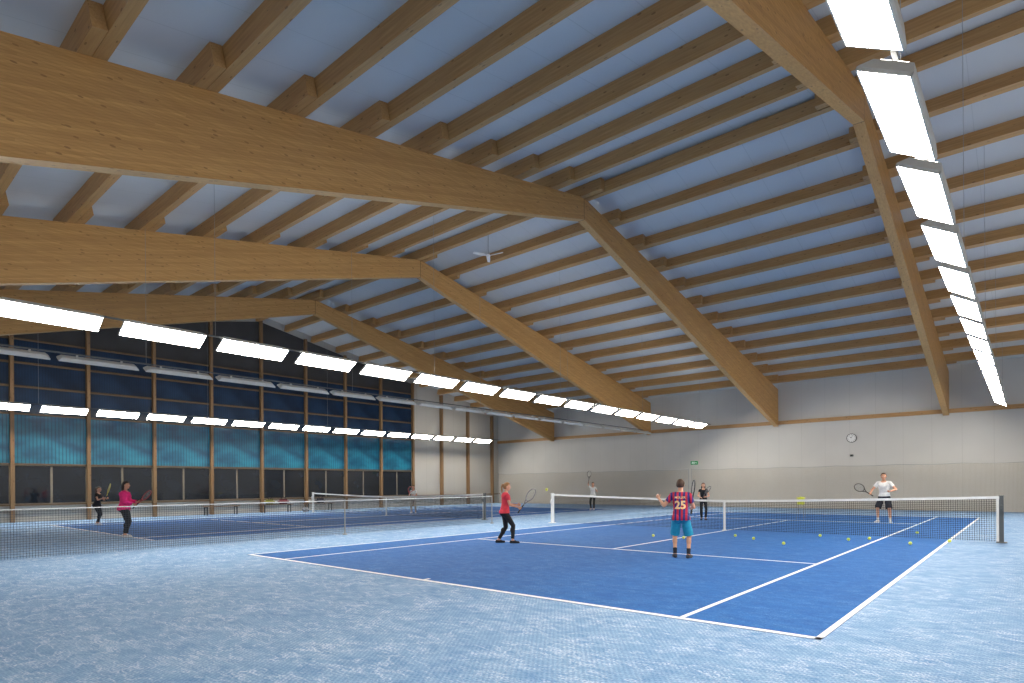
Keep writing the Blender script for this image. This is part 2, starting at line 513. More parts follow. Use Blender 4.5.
# ------------------------------------------------------------------ courts
def court(x0, y0, label):
    W, L = 10.97, 23.77
    bm = bmesh.new(); box(bm, (W/2, L/2, .002), (W, L, .004))
    c = obj_from_bm("tennis_court", bm, [M_court]); c.location = (x0, y0, 0)
    top(c, label, "tennis court", "tennis courts")
    def ln(name, cx, cy, sx, sy):
        bm = bmesh.new(); box(bm, (0, 0, 0), (sx, sy, .004))
        o = obj_from_bm(name, bm, [M_line]); o.location = (cx, cy, .006); par(o, c)
    for y in (.04, L - .04): ln("baseline", W/2, y, W, .08)
    for x in (.03, W - .03): ln("doubles_sideline", x, L/2, .06, L)
    for x in (1.37, W - 1.37): ln("singles_sideline", x, L/2, .055, L - .2)
    for y in (L/2 - 6.4, L/2 + 6.4): ln("service_line", W/2, y, W - 2.74 - .06, .055)
    ln("center_service_line", W/2, L/2, .055, 12.8 - .06)
    for y in (.14, L - .14): ln("center_mark", W/2, y, .05, .1)
    yc = y0 + L/2
    e = empty("tennis_net", (x0 + W/2, yc, .008))
    top(e, "tennis net with white top tape across the blue court", "tennis net", "court nets")
    hw = W/2 + .914
    n = 24
    bm = bmesh.new(); bt = bmesh.new()
    prev = None; pts = []
    for i in range(n + 1):
        x = -hw + 2 * hw * i / n
        zt = .914 + (1.07 - .914) * (abs(x) / hw) ** 1.3
        a = bm.verts.new((x, 0, .02)); b = bm.verts.new((x, 0, zt))
        if prev: bm.faces.new((prev[0], a, b, prev[1]))
        prev = (a, b); pts.append(V((x, 0, zt)))
    for i in range(n):
        a, b = pts[i], pts[i + 1]
        v = [bt.verts.new(p) for p in (a + V((0, -.012, -.06)), b + V((0, -.012, -.06)), b + V((0, -.012, .0)), a + V((0, -.012, 0)),
                                       a + V((0, .012, -.06)), b + V((0, .012, -.06)), b + V((0, .012, 0)), a + V((0, .012, 0)))]
        for f in ((0,1,2,3), (7,6,5,4), (3,2,6,7), (1,0,4,5)): bt.faces.new([v[j] for j in f])
    m_ = obj_from_bm("net_mesh", bm, [M_net]); par(m_, e)
    tp = obj_from_bm("net_tape", bt, [M_white]); par(tp, e)
    for s in (-1, 1):
        bm = bmesh.new()
        box(bm, (0, 0, .535), (.08, .08, 1.07)); box(bm, (0, 0, 1.08), (.1, .1, .025)); box(bm, (0, -.06, .8), (.05, .06, .14))
        cyl(bm, (0, -.09, .8), (0, -.16, .8), .008); box(bm, (0, 0, .01), (.2, .2, .02))
        bmesh.ops.bevel(bm, geom=bm.edges[:], offset=.004, segments=1, affect='EDGES')
        p = obj_from_bm("net_post", bm, [M_white if s < 0 else M_mgrey]); p.location = (s * (hw + .04), 0, .0); par(p, e)
    bm = bmesh.new(); box(bm, (0, 0, .455), (.06, .03, .91)); box(bm, (0, 0, .01), (.12, .08, .02))
    p = obj_from_bm("center_strap", bm, [M_white]); par(p, e)
    for s in (-1, 1):
        bm = bmesh.new(); box(bm, (s * (hw - .03), 0, .53), (.05, .02, 1.0))
        p = obj_from_bm("side_band", bm, [M_white]); par(p, e)
    return c
court(-12.39, 5.90, "dark blue tennis court with white lines, near the walkway")
court(-28.7, 5.90, "dark blue tennis court with white lines, beside the glazed wall")

def long_net(name, p0, p1, h, m, label, posts, group=None, cordm=None, post_r=.018, sag=0.0, span=2.6):
    p0 = V(p0); p1 = V(p1)
    e = empty(name, (p0 + p1) / 2)
    top(e, label, "net", group)
    a = p0 - e.location; b = p1 - e.location
    bm = bmesh.new(); cb = bmesh.new()
    L = (b - a).length
    ns = max(1, round(L / span)); n = ns * 8 if sag > 0 else 1
    prev = None
    for i in range(n + 1):
        f = i / n; q = a.lerp(b, f)
        ph = (f * ns) % 1.0
        zt = h - sag * 4 * ph * (1 - ph)
        v0 = bm.verts.new(q + V((0, 0, .01))); v1 = bm.verts.new(q + V((0, 0, zt)))
        if prev:
            bm.faces.new((prev[0], v0, v1, prev[1]))
            cyl(cb, prev[1].co, v1.co, .010, .010, 6)
        prev = (v0, v1)
    par(obj_from_bm("net_mesh", bm, [m]), e)
    par(obj_from_bm("top_cord", cb, [cordm or M_white]), e)
    for f in posts:
        q = a.lerp(b, f)
        bm = bmesh.new(); cyl(bm, q, q + V((0, 0, h + .03)), post_r, post_r, 10)
        cyl(bm, q, q + V((0, 0, .03)), .07, .06, 14); ell(bm, q + V((0, 0, h + .03)), post_r * 1.1)
        par(obj_from_bm("net_post", bm, [M_lgrey]), e)
long_net("divider_net", (-15.5, -2.5, 0), (-15.1, 16.4, 0), 1.0, M_net_div, "low grey divider net between the two courts", (0, .67, 1))
long_net("back_net", (-15.6, 35.0, 0), (3, 35.0, 0), 2.3, M_net_back, "tall beige backstop net in front of the long wall", (0, 1), "backstop nets", M_lgrey, sag=.04)
long_net("back_net", (-31.5, 35.0, 0), (-15.8, 35.0, 0), 2.3, M_net_back, "tall beige backstop net in front of the long wall", (0, 1), "backstop nets", M_lgrey, sag=.04)

# ------------------------------------------------------------------ tennis balls
M_ball = mat("ball_felt", (226, 230, 90), 0.9, 0.08, 60)
M_seam = mat("ball_seam", (235, 240, 220), 0.8)
bm = bmesh.new(); ell(bm, (0, 0, 0), .036, seg=18, mi=0)
pts = []
for i in range(36):
    a = 2 * math.pi * i / 36
    p = V((math.cos(a) + .35 * math.cos(3*a), math.sin(a) - .35 * math.sin(3*a), 1.2 * math.sin(2*a))).normalized() * .0358
    pts.append(p)
torus_path(bm, pts, .0012, seg=4, mi=1)
ball_me = bpy.data.meshes.new("tennis_ball"); bm.to_mesh(ball_me); bm.free()
ball_me.materials.append(M_ball); ball_me.materials.append(M_seam)
for p in ball_me.polygons: p.use_smooth = True
balls = [(-7.61,14.63),(-5.88,15.88),(-5.21,15.3),(-4.25,14.46),(-4.13,17.15),(-3.31,16.35),(-2.97,16.93),
         (-2.02,16.1),(-1.40,17.3),(-6.71,14.54),(-2.3,19.6)]
for i, (x, y) in enumerate(balls):
    o = bpy.data.objects.new("tennis_ball", ball_me); COL.objects.link(o)
    o.location = (x, y, .041 if (-12.39 < x < -1.42) else .037); o.rotation_euler = (i * 1.3, i * .7, i * 2.1)
    top(o, "bright yellow tennis ball lying on the blue carpet", "tennis ball", "scattered tennis balls")
o = bpy.data.objects.new("tennis_ball", ball_me); COL.objects.link(o); o.location = (-9.1, 11.9, 1.30)
top(o, "yellow tennis ball in flight beside a player", "tennis ball")

# ball basket
e = empty("ball_basket", (-6.7, 25.0, .004)); top(e, "yellow-green ball hopper on thin legs beside the coach", "ball basket")
e.scale = (.72, .72, .92)
bm = bmesh.new()
for z in (.62, .72, .82, .92):
    s = .14 + (z - .62) * .12
    for a, b in (((-s,-s),(s,-s)),((s,-s),(s,s)),((s,s),(-s,s)),((-s,s),(-s,-s))):
        cyl(bm, (a[0], a[1], z), (b[0], b[1], z), .006, .006, 6)
for i in range(6):
    for ax in range(4):
        f = -1 + 2 * i / 5
        q = [(f, -1), (1, f), (f, 1), (-1, f)][ax]
        cyl(bm, (q[0]*.14, q[1]*.14, .62), (q[0]*.176, q[1]*.176, .92), .005, .005, 5)
box(bm, (0, 0, .62), (.28, .28, .01))
par(obj_from_bm("basket", bm, [M_ball]), e)
for sx in (-1, 1):
    for sy in (-1, 1):
        bm = bmesh.new(); cyl(bm, (sx*.14, sy*.14, .62), (sx*.18, sy*.18, 0.0), .009, .009, 8)
        par(obj_from_bm("leg", bm, [M_lgrey]), e)
bm = bmesh.new()
for i in range(60):
    ell(bm, (random.uniform(-.11,.11), random.uniform(-.11,.11), random.uniform(.66,.93)), .034, seg=10)
b_ = obj_from_bm("ball_pile", bm, [M_ball], True); b_["kind"] = "stuff"; par(b_, e)

# ------------------------------------------------------------------ clock, speaker, exit sign, fan, bench
e = empty("wall_clock", (-7.1, YF, 3.78)); top(e, "round white wall clock on the grey wall", "clock"); e.scale = (.8, 1, .8)
bm = bmesh.new(); cyl(bm, (0, 0, 0), (0, -.06, 0), .30, .30, 40); par(obj_from_bm("clock_rim", bm, [M_dark]), e)
bm = bmesh.new(); cyl(bm, (0, -.055, 0), (0, -.066, 0), .265, .265, 40); par(obj_from_bm("clock_face", bm, [M_white]), e)
bm = bmesh.new()
for i in range(12):
    a = i * math.pi / 6
    box(bm, (math.sin(a)*.22, -.069, math.cos(a)*.22), (.018, .006, .05), Matrix.Rotation(a, 4, 'Y'))
par(obj_from_bm("hour_mark", bm, [M_black]), e)
for a, L, w in ((math.radians(-50), .13, .025), (math.radians(20), .2, .016)):
    bm = bmesh.new(); box(bm, (math.sin(a)*L/2, -.075, math.cos(a)*L/2), (w, .006, L), Matrix.Rotation(a, 4, 'Y'))
    par(obj_from_bm("clock_hand", bm, [M_black]), e)
e = empty("wall_speaker", (-7.1, YF, 2.85)); top(e, "small dark loudspeaker box mounted on the wall", "speaker"); e.scale = (.7, .7, .7)
bm = bmesh.new(); box(bm, (0, -.08, 0), (.22, .16, .16)); bmesh.ops.bevel(bm, geom=bm.edges[:], offset=.01, segments=2, affect='EDGES')
par(obj_from_bm("cabinet", bm, [M_mgrey]), e)
bm = bmesh.new(); cyl(bm, (0, -.158, 0), (0, -.17, 0), .06, .055, 20); par(obj_from_bm("speaker_cone", bm, [M_black]), e)

M_green = emit("exit_green", (20, 150, 84), 0.35, base=lin((10, 110, 60)))
M_signw = emit("exit_white", (240, 250, 245), 0.5)
e = empty("exit_sign", (-15.85, YF, 2.72)); top(e, "green illuminated emergency exit sign with running figure", "exit sign"); e.scale = (.9, .9, .9)
bm = bmesh.new(); box(bm, (0, -.05, 0), (.5, .08, .25)); par(obj_from_bm("sign_panel", bm, [M_green]), e)
bm = bmesh.new()
ell(bm, (-.10, -.093, .075), (.018, .004, .018))
for a, b in (((-.11, .05), (-.12, -.01)), ((-.12, -.01), (-.08, -.04)), ((-.08, -.04), (-.09, -.09)), ((-.12, -.01), (-.16, -.05)), ((-.16,-.05),(-.2,-.05)), ((-.11,.045),(-.07,.02)), ((-.11,.045),(-.15,.02))):
    cyl(bm, (a[0], -.093, a[1]), (b[0], -.093, b[1]), .009, .009, 6)
box(bm, (.0, -.093, 0), (.05, .004, .15))
box(bm, (.12, -.093, 0), (.1, .004, .02))
for s in (-1, 1): box(bm, (.165, -.093, s*.02), (.06, .004, .02), Matrix.Rotation(s * math.radians(45), 4, 'Y'))
par(obj_from_bm("sign_pictogram", bm, [M_signw]), e)

FZ = 9.85
e = empty("ceiling_fan", (-15.0, 16.2, FZ)); top(e, "white three-blade ceiling fan hanging below the ridge", "ceiling fan")
bm = bmesh.new(); cyl(bm, (0, 0, .03), (0, 0, 10.62 - FZ), .010, .010, 10); par(obj_from_bm("downrod", bm, [M_lgrey]), e)
bm = bmesh.new(); cyl(bm, (0, 0, -.03), (0, 0, .05), .08, .06, 24); ell(bm, (0, 0, -.03), (.08, .08, .03), seg=24)
par(obj_from_bm("motor", bm, [M_white], True), e)
for i in range(3):
    a = i * 2 * math.pi / 3 + .2
    bm = bmesh.new()
    R = Matrix.Rotation(a, 4, 'Z') @ Matrix.Rotation(math.radians(12), 4, 'X')
    v = [bm.verts.new(R @ V(p)) for p in ((.06, -.03, 0), (.25, -.07, 0), (.6, -.05, 0), (.63, 0, 0), (.6, .05, 0), (.25, .07, 0), (.06, .03, 0))]
    f = bm.faces.new(v); q = bmesh.ops.extrude_face_region(bm, geom=[f])
    for g in q['geom']:
        if isinstance(g, bmesh.types.BMVert): g.co.z += .012
    par(obj_from_bm("fan_blade", bm, [M_white]), e)

M_bench = wood_mat("bench_wood", 1, (150, 110, 70))
def bench(x, y):
    e = empty("bench", (x, y, 0)); top(e, "low wooden slatted bench beside the glazed wall", "bench", "players benches")
    bm = bmesh.new()
    for i in range(4): box(bm, (-.15 + .1*i, 0, .44), (.08, 1.8, .03))
    par(obj_from_bm("seat", bm, [M_bench]), e)
    for s in (-1, 1):
        bm = bmesh.new(); box(bm, (-.15, s*.75, .21), (.04, .04, .42)); box(bm, (.15, s*.75, .21), (.04, .04, .42)); box(bm, (0, s*.75, .41), (.34, .04, .03))
        par(obj_from_bm("leg", bm, [M_dark]), e)
def bag(x, y, z, col, rot, label):
    e = empty("sports_bag", (x, y, z)); e.rotation_euler = (0, 0, rot); top(e, label, "bag")
    bm = bmesh.new(); box(bm, (0, 0, .14), (.26, .6, .28)); bmesh.ops.bevel(bm, geom=bm.edges[:], offset=.09, segments=4, affect='EDGES')
    par(obj_from_bm("bag_body", bm, [mat("bag_fabric", col, .8)], True), e)
    for s in (-1, 1):
        bm = bmesh.new()
        torus_path(bm, [V((s*.09, -.14, .25)), V((s*.06, -.1, .35)), V((s*.05, 0, .39)), V((s*.06, .1, .35)), V((s*.09, .14, .25))], .012, closed=False)
        par(obj_from_bm("bag_handle", bm, [M_black]), e)
bench(-31.4, 16.6); bench(-31.4, 19.2); bench(-31.4, 13.6)
bag(-31.4, 16.2, .455, (140, 138, 70), .1, "yellow sports bag lying on the bench")
bag(-31.4, 17.0, .455, (110, 56, 64), -.2, "dark red sports bag lying on the bench")
bag(-31.4, 19.3, .455, (40, 44, 60), .05, "dark blue sports bag lying on the bench")
bag(-30.8, 18.0, 0, (160, 160, 165), .6, "light grey sports bag on the carpet")

# ------------------------------------------------------------------ people
def ik(a, b, l1, l2, pole):
    a = V(a); b = V(b); d = b - a; L = d.length
    L2 = min(L, (l1 + l2) * .995)
    dn = d.normalized(); b = a + dn * L2
    x = (l1*l1 - l2*l2 + L2*L2) / (2 * L2)
    h = math.sqrt(max(0, l1*l1 - x*x))
    p = V(pole); p = (p - dn * p.dot(dn)).normalized()
    return a + dn * x + p * h, b

def loft(bm, rings, seg=20, bend=None):
    allr = []
    for (z, rx, ry, yo) in rings:
        r = []
        for i in range(seg):
            a = 2 * math.pi * i / seg
            p = V((rx * math.cos(a), yo + ry * math.sin(a), z))
            if bend: p = bend(p)
            r.append(bm.verts.new(p))
        allr.append(r)
    for a, b in zip(allr, allr[1:]):
        for i in range(seg):
            bm.faces.new((a[i], a[(i+1) % seg], b[(i+1) % seg], b[i]))
    bm.faces.new(allr[0][::-1]); bm.faces.new(allr[-1])

M_racket_frames = {}
def racket(Mw, col, label):
    e = empty("tennis_racket", (0, 0, 0)); e.matrix_world = Mw
    top(e, label, "tennis racket")
    if col not in M_racket_frames: M_racket_frames[col] = mat("racket_frame", col, .3)
    fm = M_racket_frames[col]
    bm = bmesh.new(); cyl(bm, (0, 0, -.1), (0, 0, .11), .017, .015, 8); cyl(bm, (0, 0, -.115), (0, 0, -.1), .02, .018, 8)
    par(obj_from_bm("grip", bm, [M_black]), e)
    bm = bmesh.new()
    pts = [V((.128 * math.sin(2*math.pi*i/36), 0, .42 - .168 * math.cos(2*math.pi*i/36))) for i in range(36)]
    torus_path(bm, pts, .012, seg=8)
    cyl(bm, (0, 0, .1), (0, 0, .16), .015, .014, 8)
    cyl(bm, (0, 0, .15), (.07, 0, .29), .012, .012, 8); cyl(bm, (0, 0, .15), (-.07, 0, .29), .012, .012, 8)
    par(obj_from_bm("racket_frame", bm, [fm], True), e)
    bm = bmesh.new()
    for i in range(-6, 7):
        x = i * .019; hh = .165 * math.sqrt(max(0, 1 - (x/.126)**2))
        box(bm, (x, 0, .42), (.0016, .0016, 2*hh))
    for i in range(-8, 9):
        z = i * .019; hh = .126 * math.sqrt(max(0, 1 - (z/.165)**2))
        box(bm, (0, .001, .42 + z), (2*hh, .0016, .0016))
    par(obj_from_bm("strings", bm, [M_lgrey]), e)

def seg_dist(P, a, b):
    a = np.array(a); b = np.array(b); d = b - a
    t = np.clip(((P - a) @ d) / (d @ d), 0, 1)
    q = a + t[:, None] * d
    return np.linalg.norm(P - q, axis=1), t

SK = {}
def skin_m(c):
    if c not in SK: SK[c] = mat("skin", c, .55, .05, 10)
    return SK[c]

def person(loc, height, heading, pose, cl, label, voxel=.008, female=False):
    """local frame: faces +Y, right hand side is +X"""
    s = height / 1.75
    wS = .90 if female else 1.0
    bm = bmesh.new()
    hip_z = pose.get('hip', .93)
    dz = hip_z - .93
    lean = pose.get('lean', 0); twist = pose.get('twist', 0); side = pose.get('side', 0)
    piv = V((0, 0, .96))
    def bend(p):
        p = V(p)
        k = min(1, max(0, (p.z - .94) / .25))
        R = Matrix.Rotation(twist * k, 3, 'Z') @ Matrix.Rotation(-lean * k, 3, 'X') @ Matrix.Rotation(side * k, 3, 'Y')
        q = piv + R @ (p - piv) if k > 0 else p
        return q + V((0, 0, dz))
    hipw = .165 if female else .155
    wst = .122 if female else .135
    loft(bm, [(.80, .06, .05, 0), (.84, .12, .085, 0), (.90, hipw, .11, -.005), (.98, hipw - .01, .105, 0), (1.08, wst, .09, .005), (1.18, .14 * wS, .10, .01),
              (1.30, .16 * wS, .112, .01), (1.38, .165 * wS, .10, 0), (1.43, .13 * wS, .078, -.005), (1.47, .07, .06, -.005), (1.50, .052, .052, 0)], bend=bend)
    for sx in (-1, 1):
        ell(bm, bend((sx*.075, -.055, .90)), (.085, .075, .09))
        if female: ell(bm, bend((sx*.065, .068, 1.28)), (.066, .05, .066))
        else: ell(bm, bend((sx*.075, .05, 1.33)), (.08, .055, .07))
        ell(bm, bend((sx*.08, -.055, 1.36)), (.08, .05, .09))
    hy = pose.get('head_yaw', 0); hp = pose.get('head_pitch', 0)
    nb = bend((0, 0, 1.47)); hc0 = bend((0, .015, 1.635))
    Rh = (Matrix.Rotation(twist + hy, 4, 'Z') @ Matrix.Rotation(-hp - lean * .4, 4, 'X'))
    def hd(p): return hc0 + (Rh @ V(p))
    cap(bm, nb, hc0 + (Rh @ V((0, -.02, -.05))), .056 * wS, .05 * wS)
    ell(bm, hd((0, -.008, .015)), (.077, .096, .10), Rh, 20)
    ell(bm, hd((0, .022, -.055)), (.056, .066, .062), Rh, 16)
    ell(bm, hd((0, .06, -.085)), (.026, .024, .022), Rh)
    ell(bm, hd((0, .078, -.052)), (.024, .014, .012), Rh)
    ell(bm, hd((0, .086, .02)), (.045, .014, .012), Rh)
    cap(bm, hd((0, .088, .012)), hd((0, .104, -.022)), .010, .014)
    for sx in (-1, 1):
        ell(bm, hd((sx*.08, -.012, -.012)), (.010, .02, .03), Rh)
        ell(bm, hd((sx*.045, .066, -.02)), (.024, .02, .02), Rh)
    bones = [('torso', bend((0,0,.88)), bend((0,0,1.08)), .13), ('torso', bend((0,0,1.08)), bend((0,0,1.40)), .14), ('neck', bend((0,0,1.475)), hc0 + V((0,0,-.08)), .052), ('head', hc0, hc0 + V((0,0,.02)), .10)]
    grips = {}
    LUA, LFA = .29, .25
    for side_n, sx in (('r', 1), ('l', -1)):
        sh = bend((sx * .175 * wS, 0, 1.40))
        cap(bm, bend((sx*.10*wS, 0, 1.405)), sh, .062, .056*wS)
        tgt = V(pose['hand_' + side_n]) + V((0, 0, dz))
        el, wr = ik(sh, tgt, LUA, LFA, pose.get('pole_' + side_n, (sx*.4, -1, -.6)))
        k = .88 if female else 1.0
        cap(bm, sh, el, .052*k, .038*k); cap(bm, el, wr, .039*k, .025*k)
        ell(bm, sh.lerp(el, .35), (.05*k, .05*k, .05*k)); ell(bm, el.lerp(wr, .25), .042*k)
        bones += [('torso', bend((sx*.08*wS,0,1.40)), bend((sx*.15*wS,0,1.41)), .062), ('ua_' + side_n, sh, el, .045*k), ('fa_' + side_n, el, wr, .03*k)]
        fdir = (wr - el).normalized()
        g = pose.get('racket_' + side_n)
        if g:
            a = V(g).normalized()
            f = (fdir - a * fdir.dot(a))
            f = f.normalized() if f.length > .15 else a.orthogonal().normalized()
            n = a.cross(f) * (1 if sx > 0 else -1) * -1
            curls = (70, 85, 60)
        else:
            n = V(pose.get('palm_' + side_n, (-sx, 0, 0)))
            f = fdir; n = (n - f * n.dot(f)).normalized()
            a = f.cross(n)
            a *= 1 if a.dot(V((0, 1, .3))) > 0 else -1
            curls = pose.get('curl', (18, 28, 22))
        grip_c = wr + f * .085 + n * .03
        grips[side_n] = (grip_c, a, n)
        lens = (.072, .082, .076, .058)
        for i in range(4):
            off = (.033 - .022 * i)
            kn = wr + f * (.088 - .004 * abs(i - 1)) + a * off
            cap(bm, wr + a * off * .5 + f*.01, kn, .014, .0115, 8)
            p = kn; ang = 0
            for j, frac in enumerate((.45, .30, .25)):
                ang += math.radians(curls[j])
                d = (f * math.cos(ang) + n * math.sin(ang)).normalized()
                q = p + d * lens[i] * frac
                cap(bm, p, q, .0095, .0085, 8); p = q
        t0 = wr + f * .025 + a * .022 + n * .008
        t1 = t0 + (f * .6 + a * .7 + n * .4).normalized() * .038
        t2 = t1 + ((f * .8 + a * .1 + n * .8).normalized() if g else (f * .9 + a * .35 + n * .25).normalized()) * .045
        cap(bm, t0, t1, .014, .011, 8); cap(bm, t1, t2, .011, .009, 8)
        bones += [('hand_' + side_n, wr + f*.01, wr + f * .14, .03)]
    for side_n, sx in (('r', 1), ('l', -1)):
        hip = V((sx * .088, 0, .90 + dz))
        fx, fy, fz, fyaw = pose['foot_' + side_n]
        an = V((fx, fy, .085 + fz))
        kn, an = ik(hip, an, .42, .415, pose.get('kpole_' + side_n, (math.sin(-fyaw)*1 + sx*.05, 1, 0)))
        cap(bm, hip, kn, .084 if not female else .08, .054 if not female else .05, 16)
        cap(bm, kn, an, .053 if not female else .049, .034, 14)
        ell(bm, kn.lerp(an, .3) + V((0, -.015, 0)), (.053, .053, .09))
        fd = V((-math.sin(fyaw), math.cos(fyaw), 0))
        heel = V((an.x, an.y, an.z - .045)) - fd * .045; ball_ = V((an.x, an.y, an.z - .052)) + fd * .11
        toe = ball_ + fd * .06 + V((0, 0, -.004))
        sd = V((fd.y, -fd.x, 0))
        cap(bm, an, heel, .036, .036)
        cap(bm, heel, ball_ + sd*.015, .036, .03); cap(bm, heel, ball_ - sd*.015, .036, .03)
        cap(bm, ball_ + sd*.015, toe + sd * .008, .03, .025); cap(bm, ball_ - sd*.015, toe - sd*.008, .03, .024)
        cap(bm, an, ball_, .036, .028)
        bones += [('th_' + side_n, hip, kn, .07), ('sh_' + side_n, kn, an + V((0, 0, .03)), .042), ('foot_' + side_n, heel + V((0,0,.01)), toe, .034), ('foot_' + side_n, an - V((0,0,.02)), heel, .034)]
    tmp = obj_from_bm("tmp_body", bm)
    md = tmp.modifiers.new("r", 'REMESH'); md.mode = 'VOXEL'; md.voxel_size = voxel
    ms = tmp.modifiers.new("s", 'SMOOTH'); ms.factor = .5; ms.iterations = 3
    dg = bpy.context.evaluated_depsgraph_get()
    me = bpy.data.meshes.new_from_object(tmp.evaluated_get(dg))
    bpy.data.objects.remove(tmp)
    me.materials.clear(); me.materials.append(skin_m(cl.get('skin', (214, 160, 130))))
    me.name = "person"
    n = len(me.vertices)
    co = np.empty(n*3); me.vertices.foreach_get('co', co); P = co.reshape(-1, 3)
    zmin = P[:, 2].min()
    P = P.copy(); P[:, 2] -= zmin
    me.vertices.foreach_set('co', P.reshape(-1)); me.update()
    off = V((0, 0, -zmin))
    no = np.empty(n*3); me.vertex_normals.foreach_get('vector', no); NR = no.reshape(-1, 3)
    for p in me.polygons: p.use_smooth = True
    body = bpy.data.objects.new("person", me); COL.objects.link(body)
    body.location = loc; body.rotation_euler = (0, 0, heading); body.scale = (s, s, s)
    top(body, label, "person")
    best = np.full(n, 1e9); lab = np.zeros(n, int); tt = np.zeros(n)
    names = []
    for bi, (nm, a, b, r) in enumerate(bones):
        names.append(nm)
        d, t_ = seg_dist(P, V(a) + off, V(b) + off)
        d = d - r
        w = d < best
        best[w] = d[w]; lab[w] = bi; tt[w] = t_[w]
    L = np.array(names)[lab]
    polys = [tuple(p.vertices) for p in me.polygons]
    def garment(name, mask, offs, m, extra=None):
        if isinstance(offs, (int, float)): offs = np.full(n, offs)
        Q = P + NR * offs[:, None]
        g = bmesh.new(); mp = {}
        fs = [p for p in polys if all(mask[i] for i in p)]
        for p in fs:
            for i in p:
                if i not in mp: mp[i] = g.verts.new(Q[i])
        for p in fs: g.faces.new([mp[i] for i in p])
        for _ in range(3):
            bv = [v for v in g.verts if v.is_boundary]
            new = {}
            for v in bv:
                nb_ = [e_.other_vert(v) for e_ in v.link_edges if e_.is_boundary]
                if len(nb_) == 2: new[v] = (v.co + nb_[0].co + nb_[1].co) / 3
            for v, c_ in new.items(): v.co = c_
        for _ in range(3):
            bmesh.ops.smooth_vert(g, verts=g.verts[:], factor=.5, use_axis_x=True, use_axis_y=True, use_axis_z=True)
        if extra: extra(g)
        o = obj_from_bm(name, g, [m], True)
        par(o, body)
        return o
    Z = P[:, 2]
    torso = (L == 'torso')
    bulk = cl.get('bulk', 0)
    def limb(nm, t_): return (L == nm) & (tt < t_)
    thighs = lambda t_: limb('th_r', t_) | limb('th_l', t_)
    wz = 1.0 + dz
    if cl['legs'][0] == 'pants':
        mk = (torso & (Z < wz)) | thighs(2) | (limb('sh_r', .96) | limb('sh_l', .96))
        garment("trousers", mk, .014 + bulk * .7, cl['legs'][1])
    else:
        mk = (torso & (Z < wz)) | thighs(cl['legs'][2])
        o_ = np.where(torso, .016, .018 + .032 * tt)
        garment("shorts", mk, o_, cl['legs'][1])
    hem = cl.get('hem', .90) + dz
    sl = cl['sleeve']
    if sl <= 1: arms = limb('ua_r', sl) | limb('ua_l', sl)
    else: arms = limb('ua_r', 2) | limb('ua_l', 2) | limb('fa_r', .92) | limb('fa_l', .92)
    extra_th = (thighs(.25) & (Z > hem))
    nbp = np.array(bend((0, .02, 1.495)) + off)
    neckhole = np.linalg.norm(P - nbp, axis=1) < .088
    mk = ((torso & (Z > hem)) | arms | extra_th) & ~neckhole
    o_ = np.where(torso | extra_th, .018 + .016 * np.clip((1.15 + dz - Z) / .25, 0, 1), .015) + bulk
    o_ = np.where(Z > 1.40 + dz, np.minimum(o_, .014), o_)
    shirt = garment("shirt", mk, o_, cl['top'])
    for sd_ in 'rl':
        garment("shoe", (L == 'foot_' + sd_) , .008, cl['shoe'])
        if cl.get('sock'):
            garment("sock", (L == 'sh_' + sd_) & (tt > cl['sock'][0]), .006, cl['sock'][1])
    hcn = np.array(hc0 + off)
    Ri = np.array(Rh.to_3x3().inverted())
    H = (P - hcn) @ Ri.T
    hairmask = ((L == 'head') | (L == 'neck')) & ((H[:, 2] > .055) | ((H[:, 1] < .0 + .35 * H[:, 2]) & (H[:, 2] > -.06))) & ~((H[:, 1] > .07) & (H[:, 2] < .075)) & ~((np.abs(H[:, 0]) > .082) & (H[:, 2] < .015) & (H[:, 1] > -.03))
    style = cl.get('hair_style', 'short')
    def hx(g):
        c = hc0 + off
        def h2(p): return c + (Rh @ V(p))
        if style == 'ponytail':
            prev = h2((0, -.10, .05)); rr = .028
            for p, r in (((0, -.135, .04), .032), ((0, -.15, -.03), .03), ((0, -.14, -.11), .024), ((0, -.13, -.18), .012)):
                q = h2(p); cap(g, prev, q, rr, r); prev = q; rr = r
        elif style == 'long':
            for x in (-.05, -.02, .02, .05):
                cap(g, h2((x*1.1, -.07, .02)), h2((x*1.3, -.075, -.12)), .045, .035)
                cap(g, h2((x*1.3, -.075, -.12)), h2((x*1.2, -.08, -.22)), .035, .02)
        elif style == 'bun':
            ell(g, h2((0, -.10, .06)), .045)
    garment("hair", hairmask, .018 if style != 'short' else .014, cl['hair'], extra=hx)
    c = hc0 + off
    for sx in (-1, 1):
        g = bmesh.new(); ell(g, c + (Rh @ V((sx*.031, .083, -.002))), .0115); o = obj_from_bm("eye", g, [M_white], True); par(o, body)
        g = bmesh.new(); ell(g, c + (Rh @ V((sx*.031, .0925, -.002))), .0055); o = obj_from_bm("pupil", g, [M_black], True); par(o, body)
        g = bmesh.new(); cap(g, c + (Rh @ V((sx*.018, .097, .021))), c + (Rh @ V((sx*.046, .088, .022))), .0035, .003, 6); o = obj_from_bm("eyebrow", g, [cl['hair']], True); par(o, body)
    g = bmesh.new(); ell(g, c + (Rh @ V((0, .088, -.054))), (.024, .008, .007), Rh); o = obj_from_bm("lips", g, [skin_m((180, 90, 85))], True); par(o, body)
    bpy.context.view_layer.update()
    MW = Matrix.Translation(V(loc)) @ Matrix.Rotation(heading, 4, 'Z') @ Matrix.Diagonal((s, s, s, 1))
